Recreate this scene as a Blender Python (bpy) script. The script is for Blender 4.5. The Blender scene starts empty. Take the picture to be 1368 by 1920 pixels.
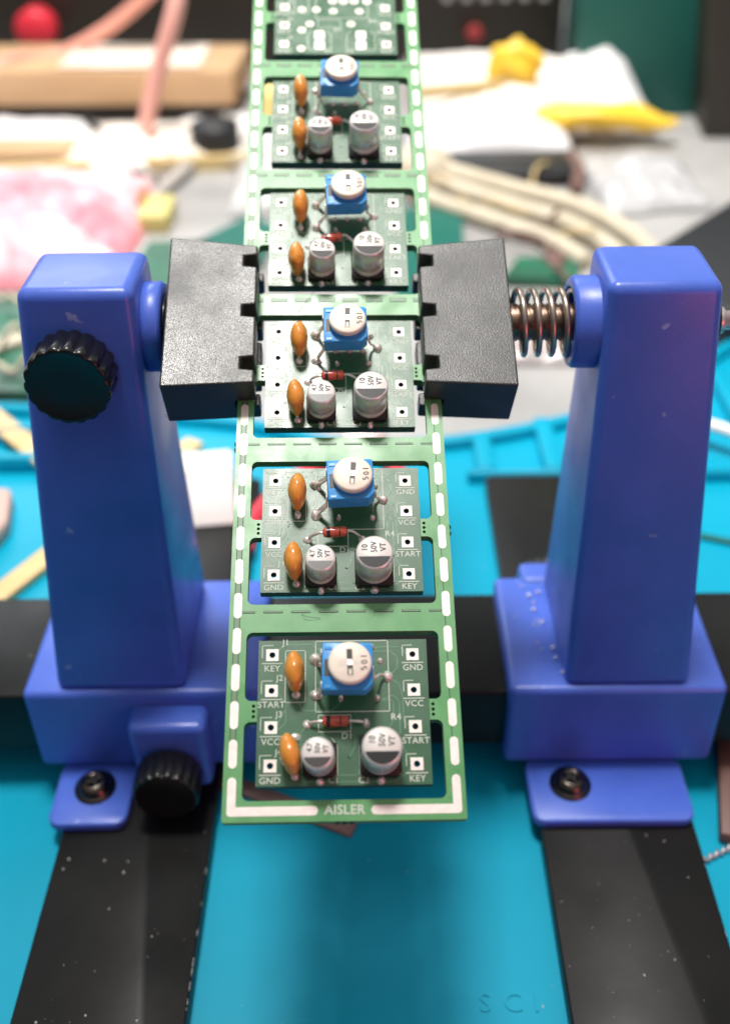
import bpy, bmesh, math, random
from mathutils import Vector, Matrix, noise
random.seed(7)
S = 0.001                                  # everything below is written in millimetres
C = bpy.context.scene.collection
scn = bpy.context.scene

# ---------------------------------------------------------------- camera
cam_d = bpy.data.cameras.new('camera'); cam = bpy.data.objects.new('camera', cam_d); C.objects.link(cam); scn.camera = cam
cr = Vector((0.99990951, 0.00121613, -0.01339732)); cu = Vector((0.0099991, 0.5990362, 0.80065951)); cf = Vector((-0.00899919, 0.80072102, -0.59896984))
mw = Matrix.Identity(4)
for i in range(3):
    mw[i][0], mw[i][1], mw[i][2] = cr[i], cu[i], -cf[i]
mw.translation = Vector((0, -150, 168)) * S
cam.matrix_world = mw
cam_d.sensor_fit = 'VERTICAL'; cam_d.sensor_height = 24; cam_d.lens = 24.375
cam_d.clip_start = 0.005; cam_d.clip_end = 20
cam_d.dof.use_dof = True; cam_d.dof.focus_distance = 0.149; cam_d.dof.aperture_fstop = 8.6

# ---------------------------------------------------------------- light
world = bpy.data.worlds.new('World'); scn.world = world; world.use_nodes = True
wn = world.node_tree; bg = wn.nodes['Background']; bg.inputs[1].default_value = 1.0
# the room: dim on the photographer's side, brighter behind the desk
_tc0 = wn.nodes.new('ShaderNodeTexCoord'); _sx = wn.nodes.new('ShaderNodeSeparateXYZ'); _rp = wn.nodes.new('ShaderNodeValToRGB')
_mr = wn.nodes.new('ShaderNodeMapRange'); _mr.inputs[1].default_value = -1; _mr.inputs[2].default_value = 1
wn.links.new(_tc0.outputs['Generated'], _sx.inputs[0]); wn.links.new(_sx.outputs['Y'], _mr.inputs[0]); wn.links.new(_mr.outputs[0], _rp.inputs[0])
_mz = wn.nodes.new('ShaderNodeMapRange'); _mz.inputs[1].default_value = 0.35; _mz.inputs[2].default_value = 1.0; _mz.inputs[3].default_value = 0; _mz.inputs[4].default_value = 1
_mx = wn.nodes.new('ShaderNodeMix'); _mx.data_type = 'RGBA'; _mx.inputs[7].default_value = (0.62, 0.60, 0.57, 1)      # pale ceiling overhead
wn.links.new(_sx.outputs['Z'], _mz.inputs[0]); wn.links.new(_mz.outputs[0], _mx.inputs[0]); wn.links.new(_rp.outputs[0], _mx.inputs[6]); wn.links.new(_mx.outputs[2], bg.inputs[0])
_rp.color_ramp.elements[0].position = 0.30; _rp.color_ramp.elements[0].color = (0.030, 0.034, 0.040, 1)
_rp.color_ramp.elements[1].position = 0.85; _rp.color_ramp.elements[1].color = (0.48, 0.50, 0.52, 1)
_e = _rp.color_ramp.elements.new(0.55); _e.color = (0.10, 0.108, 0.115, 1)
def area(name, loc, target, size, power, col):
    d = bpy.data.lights.new(name, 'AREA'); d.shape = 'DISK'; d.size = size; d.energy = power; d.color = col
    o = bpy.data.objects.new(name, d); C.objects.link(o); o.location = loc
    o.rotation_euler = (Vector(target) - Vector(loc)).to_track_quat('-Z', 'Y').to_euler(); return o
_d = bpy.data.lights.new('ceiling_lamp', 'SPOT'); _d.energy = 90; _d.shadow_soft_size = 0.10; _d.spot_size = math.radians(70); _d.spot_blend = 1.0; _d.color = (1.0, 0.965, 0.92)
_o = bpy.data.objects.new('ceiling_lamp', _d); C.objects.link(_o); _o.location = (-0.07, 0.12, 1.10); _o.rotation_euler = (Vector((0.03, 0.44, 0)) - _o.location).to_track_quat('-Z', 'Y').to_euler()
area('back_fill', (-0.5, 1.3, 0.9), (0, 0.3, 0), 0.7, 6.0, (0.90, 0.95, 1.0))  # added soft fill for the bright room beyond the desk
area('red_bounce_fill', (0.20, -0.26, 0.10), (0.045, -0.015, 0.07), 0.16, 0.22, (1.0, 0.20, 0.24))  # added red fill for bounce off something red near the camera
vs = scn.view_settings; vs.view_transform = 'Standard'; vs.look = 'None'; vs.exposure = 0.05; vs.gamma = 1; vs.use_curve_mapping = False
scn.cycles.max_bounces = 8; scn.cycles.use_denoising = True
scn.cycles.sample_clamp_indirect = 4

# ---------------------------------------------------------------- materials
def mat(name, col, rough=0.5, metal=0.0, var=None, vscale=300, bump=0.0, bscale=2000, sss=0.0, srad=(1, 1, 1), sscale=0.002,
        coat=0.0, rvar=0.0, emit=None, trans=0.0, spec=0.5, specks=None, bdetail=4):
    m = bpy.data.materials.new(name); m.use_nodes = True; nt = m.node_tree; b = nt.nodes['Principled BSDF']
    b.inputs['Base Color'].default_value = (*col, 1); b.inputs['Roughness'].default_value = rough; b.inputs['Metallic'].default_value = metal
    b.inputs['Specular IOR Level'].default_value = spec
    tc = nt.nodes.new('ShaderNodeTexCoord')
    last = None
    if var:
        n = nt.nodes.new('ShaderNodeTexNoise'); n.inputs['Scale'].default_value = vscale; n.inputs['Detail'].default_value = 6
        r = nt.nodes.new('ShaderNodeValToRGB'); r.color_ramp.elements[0].position = 0.35; r.color_ramp.elements[1].position = 0.68
        r.color_ramp.elements[0].color = (*col, 1); r.color_ramp.elements[1].color = (*var, 1)
        nt.links.new(tc.outputs['Object'], n.inputs['Vector']); nt.links.new(n.outputs['Fac'], r.inputs['Fac'])
        last = r.outputs['Color']
    if specks:                                                   # fine dust baked onto the surface as real dirt
        sc, thr, scol = specks
        v = nt.nodes.new('ShaderNodeTexNoise'); v.inputs['Scale'].default_value = sc; v.inputs['Detail'].default_value = 2
        r2 = nt.nodes.new('ShaderNodeValToRGB'); r2.color_ramp.elements[0].position = thr; r2.color_ramp.elements[1].position = thr + 0.04
        nt.links.new(tc.outputs['Object'], v.inputs['Vector']); nt.links.new(v.outputs['Fac'], r2.inputs['Fac'])
        mx = nt.nodes.new('ShaderNodeMix'); mx.data_type = 'RGBA'
        nt.links.new(r2.outputs['Color'], mx.inputs[0])
        if last: nt.links.new(last, mx.inputs[6])
        else: mx.inputs[6].default_value = (*col, 1)
        mx.inputs[7].default_value = (*scol, 1); last = mx.outputs[2]
    if last: nt.links.new(last, b.inputs['Base Color'])
    if rvar:
        n = nt.nodes.new('ShaderNodeTexNoise'); n.inputs['Scale'].default_value = vscale * 0.7; n.inputs['Detail'].default_value = 5
        mr = nt.nodes.new('ShaderNodeMapRange'); mr.inputs[1].default_value = 0.3; mr.inputs[2].default_value = 0.7
        mr.inputs[3].default_value = max(0.03, rough - rvar); mr.inputs[4].default_value = min(1, rough + rvar)
        nt.links.new(tc.outputs['Object'], n.inputs['Vector']); nt.links.new(n.outputs['Fac'], mr.inputs[0]); nt.links.new(mr.outputs[0], b.inputs['Roughness'])
    if bump:
        n = nt.nodes.new('ShaderNodeTexNoise'); n.inputs['Scale'].default_value = bscale; n.inputs['Detail'].default_value = bdetail
        bp = nt.nodes.new('ShaderNodeBump'); bp.inputs['Strength'].default_value = bump; bp.inputs['Distance'].default_value = 0.0001
        nt.links.new(tc.outputs['Object'], n.inputs['Vector']); nt.links.new(n.outputs['Fac'], bp.inputs['Height']); nt.links.new(bp.outputs[0], b.inputs['Normal'])
    if sss:
        b.inputs['Subsurface Weight'].default_value = sss; b.inputs['Subsurface Radius'].default_value = srad; b.inputs['Subsurface Scale'].default_value = sscale
    if coat: b.inputs['Coat Weight'].default_value = coat; b.inputs['Coat Roughness'].default_value = 0.12
    if trans: b.inputs['Transmission Weight'].default_value = trans
    return m

M = {}
M['frame'] = mat('frame_green', (0.085, 0.31, 0.105), 0.34, var=(0.12, 0.37, 0.135), vscale=260, bump=0.14, bscale=6000, rvar=0.1, spec=0.6)
M['board'] = mat('board_green', (0.024, 0.105, 0.045), 0.33, var=(0.036, 0.135, 0.060), vscale=260, bump=0.14, bscale=6000, rvar=0.1, spec=0.6)
M['fr4'] = mat('fibreglass_edge', (0.16, 0.27, 0.075), 0.7, var=(0.10, 0.22, 0.06), vscale=1500)
M['fr4d'] = mat('board_edge_dark', (0.016, 0.045, 0.028), 0.6, var=(0.03, 0.07, 0.04), vscale=1500)
M['trace'] = mat('trace_green', (0.085, 0.235, 0.125), 0.34, spec=0.6, bump=0.2, bscale=3500)
M['fdash'] = mat('dash_green', (0.13, 0.24, 0.13), 0.4)
M['gap'] = mat('dash_outline_green', (0.02, 0.06, 0.03), 0.7)  # darker green around and between the dashes on the frame
M['silk'] = mat('silkscreen_white', (0.62, 0.68, 0.60), 0.75)
M['pad'] = mat('tinned_pad', (0.86, 0.79, 0.74), 0.55, 0.15, var=(0.93, 0.88, 0.84), vscale=900, bump=0.3, bscale=1600)
M['solder'] = mat('solder', (0.97, 0.90, 0.87), 0.22, 0.5, bump=0.7, bscale=1300, rvar=0.1)
M['lead'] = mat('tinned_wire', (0.84, 0.74, 0.70), 0.28, 0.6)
M['trim'] = mat('trimmer_blue', (0.030, 0.28, 0.68), 0.35, var=(0.036, 0.32, 0.76), vscale=900, bump=0.15, bscale=2500)
M['knob'] = mat('trimmer_ivory', (0.83, 0.74, 0.63), 0.42, var=(0.88, 0.80, 0.70), vscale=600, bump=0.15, bscale=2500, sss=0.2, srad=(1, .8, .6), sscale=0.0006)
M['ink'] = mat('black_ink', (0.012, 0.012, 0.012), 0.6)
M['dark'] = mat('slot_dark', (0.05, 0.045, 0.04), 0.5)
M['orange'] = mat('capacitor_orange', (0.78, 0.32, 0.05), 0.24, var=(0.70, 0.26, 0.04), vscale=700, bump=0.5, bscale=700, sss=0.25, srad=(1, .4, .1), sscale=0.0006, coat=0.4)
M['can'] = mat('aluminium_can', (0.80, 0.77, 0.75), 0.30, 0.35, bump=0.1, bscale=2500, rvar=0.08)
M['cantop'] = mat('can_top_silver', (0.76, 0.73, 0.70), 0.5, 0.1, bump=0.1, bscale=2500)
M['segment'] = mat('can_black_mark', (0.02, 0.021, 0.022), 0.45, spec=0.3)
M['base'] = mat('capacitor_base', (0.012, 0.012, 0.013), 0.45)
M['glass'] = mat('red_diode_glass', (0.66, 0.095, 0.055), 0.15, trans=0.08, coat=0.6)
M['band'] = mat('diode_band', (0.03, 0.01, 0.015), 0.3)
BL = (0.064, 0.140, 0.58)
M['blue'] = mat('blue_plastic', BL, 0.36, var=(0.080, 0.160, 0.65), vscale=110, bump=0.2, bscale=1500, sss=0.35, srad=(0.25, 0.5, 1.0), sscale=0.003, rvar=0.09, specks=(300, 0.72, (0.26, 0.33, 0.72)))
M['powder'] = mat('black_powder_coat', (0.017, 0.018, 0.018), 0.38, bump=0.5, bscale=4600, rvar=0.09, spec=0.75, bdetail=1, var=(0.026, 0.026, 0.026), vscale=150, specks=(650, 0.765, (0.11, 0.11, 0.105)))
M['gloss'] = mat('black_gloss_plastic', (0.006, 0.006, 0.006), 0.28, bump=0.15, bscale=1500)
M['legblk'] = mat('black_painted_steel', (0.007, 0.0075, 0.0075), 0.36, var=(0.011, 0.011, 0.0105), vscale=60, spec=0.22, rvar=0.12, bump=0.08, bscale=900, specks=(520, 0.755, (0.20, 0.20, 0.18)))
M['spring'] = mat('spring_steel', (0.52, 0.42, 0.34), 0.28, 0.85, var=(0.40, 0.33, 0.28), vscale=500)
M['rod'] = mat('dark_bronze_rod', (0.30, 0.20, 0.15), 0.35, 1.0, bump=0.6, bscale=1200)
M['screw'] = mat('black_zinc_screw', (0.10, 0.085, 0.075), 0.25, 1.0)
M['mat'] = mat('cyan_silicone', (0.0, 0.305, 0.46), 0.42, var=(0.0, 0.35, 0.53), vscale=22, spec=0.22, bump=0.10, bscale=1200, rvar=0.12, specks=(330, 0.77, (0.25, 0.55, 0.6)))
M['desk'] = mat('grey_desk', (0.28, 0.275, 0.27), 0.38, var=(0.47, 0.46, 0.45), vscale=14, rvar=0.1)
M['white'] = mat('white_card', (0.88, 0.84, 0.80), 0.7, var=(0.82, 0.77, 0.72), vscale=60)
M['wood'] = mat('pale_wood', (0.74, 0.49, 0.22), 0.55, var=(0.80, 0.58, 0.30), vscale=120)
M['pinkwood'] = mat('pinkish_wood', (0.62, 0.42, 0.36), 0.6)
M['red'] = mat('red_plastic', (0.72, 0.035, 0.06), 0.4)
M['yellow'] = mat('yellow_plastic', (0.92, 0.60, 0.05), 0.45)
M['ochre'] = mat('ochre_edge', (0.60, 0.45, 0.20), 0.6)
M['cardboard'] = mat('cardboard', (0.52, 0.33, 0.18), 0.8, var=(0.60, 0.40, 0.23), vscale=20)
M['paper'] = mat('white_paper', (0.86, 0.85, 0.86), 0.55, var=(0.75, 0.75, 0.78), vscale=18, rvar=0.15)
M['creampaper'] = mat('cream_paper', (0.86, 0.74, 0.62), 0.6, var=(0.92, 0.87, 0.8), vscale=25)
M['pink'] = mat('pink_print_film', (0.84, 0.30, 0.36), 0.35, var=(0.80, 0.64, 0.65), vscale=26, rvar=0.12)
M['pinkdeep'] = mat('rose_print_film', (0.78, 0.22, 0.27), 0.35, var=(0.80, 0.45, 0.50), vscale=40)
M['cable_pink'] = mat('salmon_cable', (0.80, 0.36, 0.28), 0.45)
M['cable_pale'] = mat('pale_pink_cable', (0.92, 0.50, 0.42), 0.45)
M['blackbox'] = mat('black_enclosure', (0.022, 0.018, 0.014), 0.5, var=(0.03, 0.026, 0.02), vscale=8)
M['blackmat'] = mat('matt_black', (0.014, 0.016, 0.018), 0.5)
M['teal'] = mat('teal_board', (0.004, 0.085, 0.070), 0.55, var=(0.006, 0.11, 0.09), vscale=8)
M['cream'] = mat('cream_cable', (0.60, 0.54, 0.42), 0.6, var=(0.52, 0.46, 0.34), vscale=70)
M['greyc'] = mat('grey_cable', (0.42, 0.39, 0.36), 0.5)
M['pcb2'] = mat('bare_board_green', (0.012, 0.16, 0.085), 0.4, var=(0.02, 0.075, 0.045), vscale=45, rvar=0.1)
M['pcbteal'] = mat('bare_board_teal', (0.0, 0.12, 0.09), 0.4)
M['tan'] = mat('tan_stick', (0.22, 0.16, 0.14), 0.6)
M['brown'] = mat('brown_stick', (0.16, 0.085, 0.07), 0.5)
M['dust'] = mat('dust', (0.55, 0.53, 0.50), 0.7)
M['steel'] = mat('steel', (0.72, 0.62, 0.6), 0.35, 0.8)

# ---------------------------------------------------------------- mesh helpers
def I4(): return Matrix.Identity(4)
class MB:
    def __init__(s): s.bm = bmesh.new()
    def _add(s, vs, fs, mi=0, sm=False):
        V = [s.bm.verts.new(v) for v in vs]
        for f in fs:
            try:
                q = s.bm.faces.new([V[i] for i in f]); q.material_index = mi; q.smooth = sm
            except ValueError: pass
        return V
    def hexa(s, b, t, mi=0, bev=0, seg=3, sm=True):
        t_ = bmesh.new(); v = [t_.verts.new(p) for p in list(b) + list(t)]
        for f in ((3, 2, 1, 0), (4, 5, 6, 7), (0, 1, 5, 4), (1, 2, 6, 5), (2, 3, 7, 6), (3, 0, 4, 7)): t_.faces.new([v[i] for i in f])
        bmesh.ops.recalc_face_normals(t_, faces=t_.faces)
        if bev: bmesh.ops.bevel(t_, geom=list(t_.edges), offset=bev, segments=seg, profile=0.5, affect='EDGES')
        s._merge(t_, mi, bool(bev) and sm); return s
    def _merge(s, t_, mi, sm):
        t_.verts.index_update(); vs = [s.bm.verts.new(v.co) for v in t_.verts]
        for f in t_.faces:
            q = s.bm.faces.new([vs[v.index] for v in f.verts]); q.material_index = mi; q.smooth = sm
        t_.free()
    def box(s, a, b, mi=0, bev=0, seg=2, sm=True):
        (x0, y0, z0), (x1, y1, z1) = a, b
        return s.hexa([(x0, y0, z0), (x1, y0, z0), (x1, y1, z0), (x0, y1, z0)], [(x0, y0, z1), (x1, y0, z1), (x1, y1, z1), (x0, y1, z1)], mi, bev, seg, sm)
    def prism(s, pts, z0, z1, mi=0, bev=0, seg=2):
        t_ = bmesh.new(); n = len(pts)
        b = [t_.verts.new((x, y, z0)) for x, y in pts]; t = [t_.verts.new((x, y, z1)) for x, y in pts]
        t_.faces.new(b[::-1]); t_.faces.new(t)
        for i in range(n): t_.faces.new([b[i], b[(i + 1) % n], t[(i + 1) % n], t[i]])
        bmesh.ops.recalc_face_normals(t_, faces=t_.faces)
        if bev: bmesh.ops.bevel(t_, geom=list(t_.edges), offset=bev, segments=seg, profile=0.5, affect='EDGES')
        s._merge(t_, mi, bool(bev)); return s
    def lathe(s, prof, o=(0, 0, 0), ax=(0, 0, 1), n=32, mi=0, lobes=0, ldep=0.0, cap=True):
        ax = Vector(ax).normalized(); q = Vector((0, 0, 1)).rotation_difference(ax); o = Vector(o); vs = []; fs = []; rm = max(p[0] for p in prof)
        for r, h in prof:
            for k in range(n):
                a = 2 * math.pi * k / n; rr = r * (1 - ldep * (1 - abs(math.cos(lobes * a / 2))) * (r / rm) ** 14) if lobes else r
                vs.append(o + q @ Vector((rr * math.cos(a), rr * math.sin(a), h)))
        m = len(prof)
        for j in range(m - 1):
            for k in range(n):
                fs.append((j * n + k, j * n + (k + 1) % n, (j + 1) * n + (k + 1) % n, (j + 1) * n + k))
        if cap:
            fs.append(tuple(range(n))[::-1]); fs.append(tuple((m - 1) * n + k for k in range(n)))
        s._add(vs, fs, mi, True); return s
    def cyl(s, p0, p1, r, r1=None, n=24, mi=0):
        p0, p1 = Vector(p0), Vector(p1); L = (p1 - p0).length; r1 = r if r1 is None else r1
        return s.lathe([(r, 0), (r1, L)], p0, p1 - p0, n, mi)
    def tube(s, path, r, n=10, mi=0, rr=None):
        P = [Vector(p) for p in path]; vs = []; fs = []; up = None
        for i, p in enumerate(P):
            t = (P[min(i + 1, len(P) - 1)] - P[max(i - 1, 0)]).normalized()
            if up is None: up = t.orthogonal().normalized()
            up = (up - t * up.dot(t)).normalized(); sd = t.cross(up); R = rr[i] if rr else r
            for k in range(n):
                a = 2 * math.pi * k / n; vs.append(p + up * R * math.cos(a) + sd * R * math.sin(a))
        for i in range(len(P) - 1):
            for k in range(n): fs.append((i * n + k, i * n + (k + 1) % n, (i + 1) * n + (k + 1) % n, (i + 1) * n + k))
        fs.append(tuple(range(n))[::-1]); fs.append(tuple((len(P) - 1) * n + k for k in range(n)))
        s._add(vs, fs, mi, True); return s
    def ball(s, c, r, mi=0, seg=16, rings=10, fn=None):
        c = Vector(c); r = r if hasattr(r, '__len__') else (r, r, r); vs = []; fs = []
        for j in range(rings + 1):
            ph = math.pi * j / rings
            for k in range(seg):
                a = 2 * math.pi * k / seg
                v = Vector((r[0] * math.sin(ph) * math.cos(a), r[1] * math.sin(ph) * math.sin(a), r[2] * math.cos(ph)))
                if fn: v = fn(v)
                vs.append(c + v)
        for j in range(rings):
            for k in range(seg): fs.append((j * seg + k, (j + 1) * seg + k, (j + 1) * seg + (k + 1) % seg, j * seg + (k + 1) % seg))
        s._add(vs, fs, mi, True); return s
    def strip(s, pts, w, z, th=0.02, mi=0):
        for a, b in zip(pts, pts[1:]):
            a, b = Vector(a), Vector(b); d = (b - a).normalized(); n = Vector((-d.y, d.x)) * w / 2; a2 = a - d * w / 2 * 0.9; b2 = b + d * w / 2 * 0.9
            q = [a2 - n, b2 - n, b2 + n, a2 + n]
            s.hexa([(p.x, p.y, 0.001) for p in q], [(p.x, p.y, z + th) for p in q], mi)
        return s
    def mesh(s, me, mx, mi=0):
        t_ = bmesh.new(); t_.from_mesh(me); t_.transform(mx); s._merge(t_, mi, False); return s
    def build(s, name, mats, parent=None, weld=False):
        if weld: bmesh.ops.remove_doubles(s.bm, verts=s.bm.verts, dist=1e-4)
        bmesh.ops.scale(s.bm, vec=(S, S, S), verts=s.bm.verts)
        me = bpy.data.meshes.new(name); s.bm.to_mesh(me); s.bm.free()
        for m in (mats if isinstance(mats, (list, tuple)) else [mats]): me.materials.append(M[m] if isinstance(m, str) else m)
        o = bpy.data.objects.new(name, me); C.objects.link(o); o.parent = parent
        return o
def tag(o, label=None, cat=None, group=None, kind=None):
    for k, v in (('label', label), ('category', cat), ('group', group), ('kind', kind)):
        if v: o[k] = v
    return o
def empty(name, loc=(0, 0, 0)):
    o = bpy.data.objects.new(name, None); C.objects.link(o); o.location = Vector(loc) * S; o.empty_display_size = 0.01; return o
def smooth_path(P, n=8):
    P = [Vector(p) for p in P]; out = []
    for i in range(len(P) - 1):
        a, b, c, d = P[max(i - 1, 0)], P[i], P[i + 1], P[min(i + 2, len(P) - 1)]
        for k in range(n):
            t = k / n; out.append(0.5 * ((2 * b) + (c - a) * t + (2 * a - 5 * b + 4 * c - d) * t * t + (3 * b - 3 * c + d - a) * t ** 3))
    out.append(P[-1]); return out

def curve_mesh(loops, depth):
    """flat outline with holes -> mesh, z from -depth/2 to depth/2"""
    cu_ = bpy.data.curves.new('outline', 'CURVE'); cu_.dimensions = '2D'; cu_.fill_mode = 'BOTH'; cu_.extrude = depth / 2
    for lp in loops:
        sp = cu_.splines.new('POLY'); sp.points.add(len(lp) - 1)
        for p, (x, y) in zip(sp.points, lp): p.co = (x, y, 0, 1)
        sp.use_cyclic_u = True
    o = bpy.data.objects.new('outline', cu_); C.objects.link(o); dg = bpy.context.evaluated_depsgraph_get(); dg.update()
    me = bpy.data.meshes.new_from_object(o.evaluated_get(dg)); bpy.data.objects.remove(o); bpy.data.curves.remove(cu_); return me
_tc = {}
def text_mesh(body, size, bold=0.0, depth=0.02):
    key = (body, size, bold, depth)
    if key in _tc: return _tc[key]
    cu_ = bpy.data.curves.new('lettering', 'FONT'); cu_.body = body; cu_.size = size * 1.38; cu_.align_x = 'CENTER'; cu_.align_y = 'CENTER'
    cu_.extrude = depth / 2; cu_.offset = bold; cu_.resolution_u = 3; cu_.space_character = 1.05
    o = bpy.data.objects.new('lettering', cu_); C.objects.link(o); dg = bpy.context.evaluated_depsgraph_get(); dg.update()
    me = bpy.data.meshes.new_from_object(o.evaluated_get(dg)); bpy.data.objects.remove(o); bpy.data.curves.remove(cu_)
    _tc[key] = me; return me
def put_text(mb, body, x, y, z, size, rot=0, bold=0.0, mi=0, sx=1.0):
    mb.mesh(text_mesh(body, size, bold), Matrix.Translation((x, y, z)) @ Matrix.Rotation(rot, 4, 'Z') @ Matrix.Scale(sx, 4, (1, 0, 0)), mi)
def rrect(x0, y0, x1, y1, r, n=5):
    out = []
    for cx, cy, a0 in ((x1 - r, y1 - r, 0), (x0 + r, y1 - r, 90), (x0 + r, y0 + r, 180), (x1 - r, y0 + r, 270)):
        for k in range(n + 1):
            a = math.radians(a0 + 90 * k / n); out.append((cx + r * math.cos(a), cy + r * math.sin(a)))
    return out
def circ(x, y, r, n=12): return [(x + r * math.cos(2 * math.pi * k / n), y + r * math.sin(2 * math.pi * k / n)) for k in range(n)]

# ================================================================ SETTING
mb = MB(); mb.box((-900, -400, -13), (900, 1400, -3)); tag(mb.build('desk', 'desk'), kind='structure')

# silicone work mat with its moulded trays
mat_e = empty('silicone_mat', (0, 0, -3)); tag(mat_e, 'bright cyan silicone work mat with moulded trays, lying under the holder', 'work mat')
outl = [(-260, -240), (260, -240), (260, 200), (151, 186), (118, 166), (95, 142), (59, 122), (22, 110), (-9, 109), (-42, 122), (-107, 131), (-168, 133), (-260, 134)]
mb = MB(); mb.prism(outl, 0, 3, 0); mb.build('mat_sheet', 'mat', mat_e)
mb = MB()
edge = [(-250, 131), (-168, 130), (-107, 127.5), (-42, 118.5), (-9, 105.5), (22, 106.5), (59, 118), (95, 138), (118, 162), (151, 182), (250, 196)]
sp = smooth_path([(x, y, 4.0) for x, y in edge], 6); mb.tube(sp, 2.4, 10)
mb.build('raised_rim', 'mat', mat_e)
for (a, b, w_, h_) in (((-240, 97), (-43, 97), 5, 5), ((26, 88.6), (150, 88.2), 3.6, 3.6), ((-240, 112), (-60, 111), 3, 5)):
    mb = MB(); mb.hexa([(a[0], a[1] - w_ / 2, 2.9), (b[0], b[1] - w_ / 2, 2.9), (b[0], b[1] + w_ / 2, 2.9), (a[0], a[1] + w_ / 2, 2.9)],
            [(a[0], a[1] - w_ / 2 + 1, h_ + 3), (b[0], b[1] - w_ / 2 + 1, h_ + 3), (b[0], b[1] + w_ / 2 - 1, h_ + 3), (a[0], a[1] + w_ / 2 - 1, h_ + 3)], 0, 0.8, 2)
    mb.build('tray_wall', 'mat', mat_e)
for x in (31.5, 50.5, 69.5, 90, 110, 130):
    y2 = 106 + max(0, x - 25) * 0.45
    mb = MB(); mb.box((x - 2.6, 90.5, 2.9), (x + 2.6, y2, 6.2), 0, 0.8, 2); mb.build('tray_divider', 'mat', mat_e)
for i, (ch, x) in enumerate((('S', 17.4), ('C', 22.0), ('I', 25.8))):
    mb = MB(); mb.mesh(text_mesh(ch, 3.3, 0.0, 0.35), Matrix.Translation((x, -61.2, 3.05))); mb.build('embossed_letter', 'mat', mat_e)

# ================================================================ HOLDER
H = empty('board_holder', (-1.7, 0, 0))
tag(H, 'blue and black clamping stand holding the green board strip between two black jaws', 'board holder')
# feet
for sx, x0, x1 in ((-1, -57.3, -29.2), (1, 32.2, 60.8)):
    mb = MB(); mb.prism(rrect(x0, -112, x1, 85.5, 2.2, 4), 0.05, 4.0, 0, 0.35, 2)
    o = mb.build('foot', 'legblk', H)
    mb = MB()
    for k in range(46):
        x, y = random.uniform(x0 + 1, x1 - 1), random.uniform(-80, -17); r = random.choice((.05, .06, .08, .12, .2)) * random.uniform(.6, 1)
        mb.ball((x, y, 4.0), (r, r * random.uniform(.6, 1.6), r * .5), 0, 6, 4)
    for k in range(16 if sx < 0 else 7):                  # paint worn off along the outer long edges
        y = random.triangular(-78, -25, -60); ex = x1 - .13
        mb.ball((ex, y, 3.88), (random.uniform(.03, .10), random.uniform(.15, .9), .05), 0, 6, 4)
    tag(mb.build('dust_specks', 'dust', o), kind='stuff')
mb = MB(); mb.box((-165, -13.6, 8.6), (165, 14.6, 23.2), 0, 0.7, 3); mb.build('base_rail', 'legblk', H)

def column(xb0, xb1, xt0, xt1, name='column'):
    mb = MB()
    yb, yt, z0, z1 = 15.3, 7.7, 26.4, 102.8
    mb.hexa([(xb0, -yb, z0), (xb1, -yb, z0), (xb1, yb, z0), (xb0, yb, z0)], [(xt0, -yt, z1), (xt1, -yt, z1), (xt1, yt, z1), (xt0, yt, z1)], 0, 1.7, 5)
    return mb.build(name, 'blue', H)
cl = column(-57.6, -33.6, -51.2, -33.8); cr_ = column(36.6, 59.6, 36.6, 53.6)
def block(x0, x1, step=0):
    mb = MB(); mb.box((x0, -16.3, 6.3), (x1, 16.2, 26.6), 0, 1.3, 4)
    return mb
mb = block(-64.0, -20.0)
mb.box((-43.9, -22.2, 6.9), (-29.6, -15.6, 23.6), 0, 1.5, 4); mb.build('clamp_block', 'blue', H)
mb = block(26.4, 66.6); mb.box((32.0, 14.0, 10), (46.0, 20.5, 27.0), 0, 1.3, 4); mb.build('clamp_block', 'blue', H)
mb = MB(); mb.prism(rrect(-60.0, -30.0, -45.2, -15.0, 2.4, 5), 4.05, 6.28, 0, 0.5, 2); mb.build('mounting_tab', 'blue', H)
mb = MB(); mb.prism(rrect(30.6, -30.0, 60.8, -15.0, 2.4, 5), 4.05, 6.28, 0, 0.5, 2); mb.build('mounting_tab', 'blue', H)
mb = MB(); mb.prism(rrect(30.8, 15.0, 60.8, 30.0, 2.4, 5), 4.05, 6.28, 0, 0.5, 2); mb.build('mounting_tab', 'blue', H)
mb = MB(); mb.prism(rrect(-57.2, 15.0, -26.6, 30.0, 2.4, 5), 4.05, 6.28, 0, 0.5, 2); mb.build('mounting_tab', 'blue', H)
def screw(x, y):
    mb = MB(); mb.lathe([(3.95, 0), (3.95, 0.45), (3.3, 0.6), (3.2, 0.7), (3.1, 1.2), (2.6, 1.9), (1.9, 2.3), (1.45, 2.42), (1.3, 2.1), (0.5, 1.2), (0.02, 1.1)], (x, y, 6.3), (0, 0, 1), 28)
    for a in (0.4, 0.4 + math.pi / 2):
        d = Vector((math.cos(a), math.sin(a), 0)); n_ = Vector((-d.y, d.x, 0))
    o = mb.build('screw', 'screw', H)
    mb = MB()
    for a in (0.5, 0.5 + math.pi / 2):
        d = Vector((math.cos(a), math.sin(a), 0)) * 1.35; n_ = Vector((-d.y, d.x, 0)).normalized() * 0.28; c = Vector((x, y, 0))
        q = [c - d - n_, c + d - n_, c + d + n_, c - d + n_]
        mb.hexa([(p.x, p.y, 8.0) for p in q], [(p.x, p.y, 8.78) for p in q], 0)
    mb.build('cross_recess', 'ink', o)
screw(-52.4, -21.6); screw(38.6, -21.6); screw(38.6, 24.6)
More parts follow.
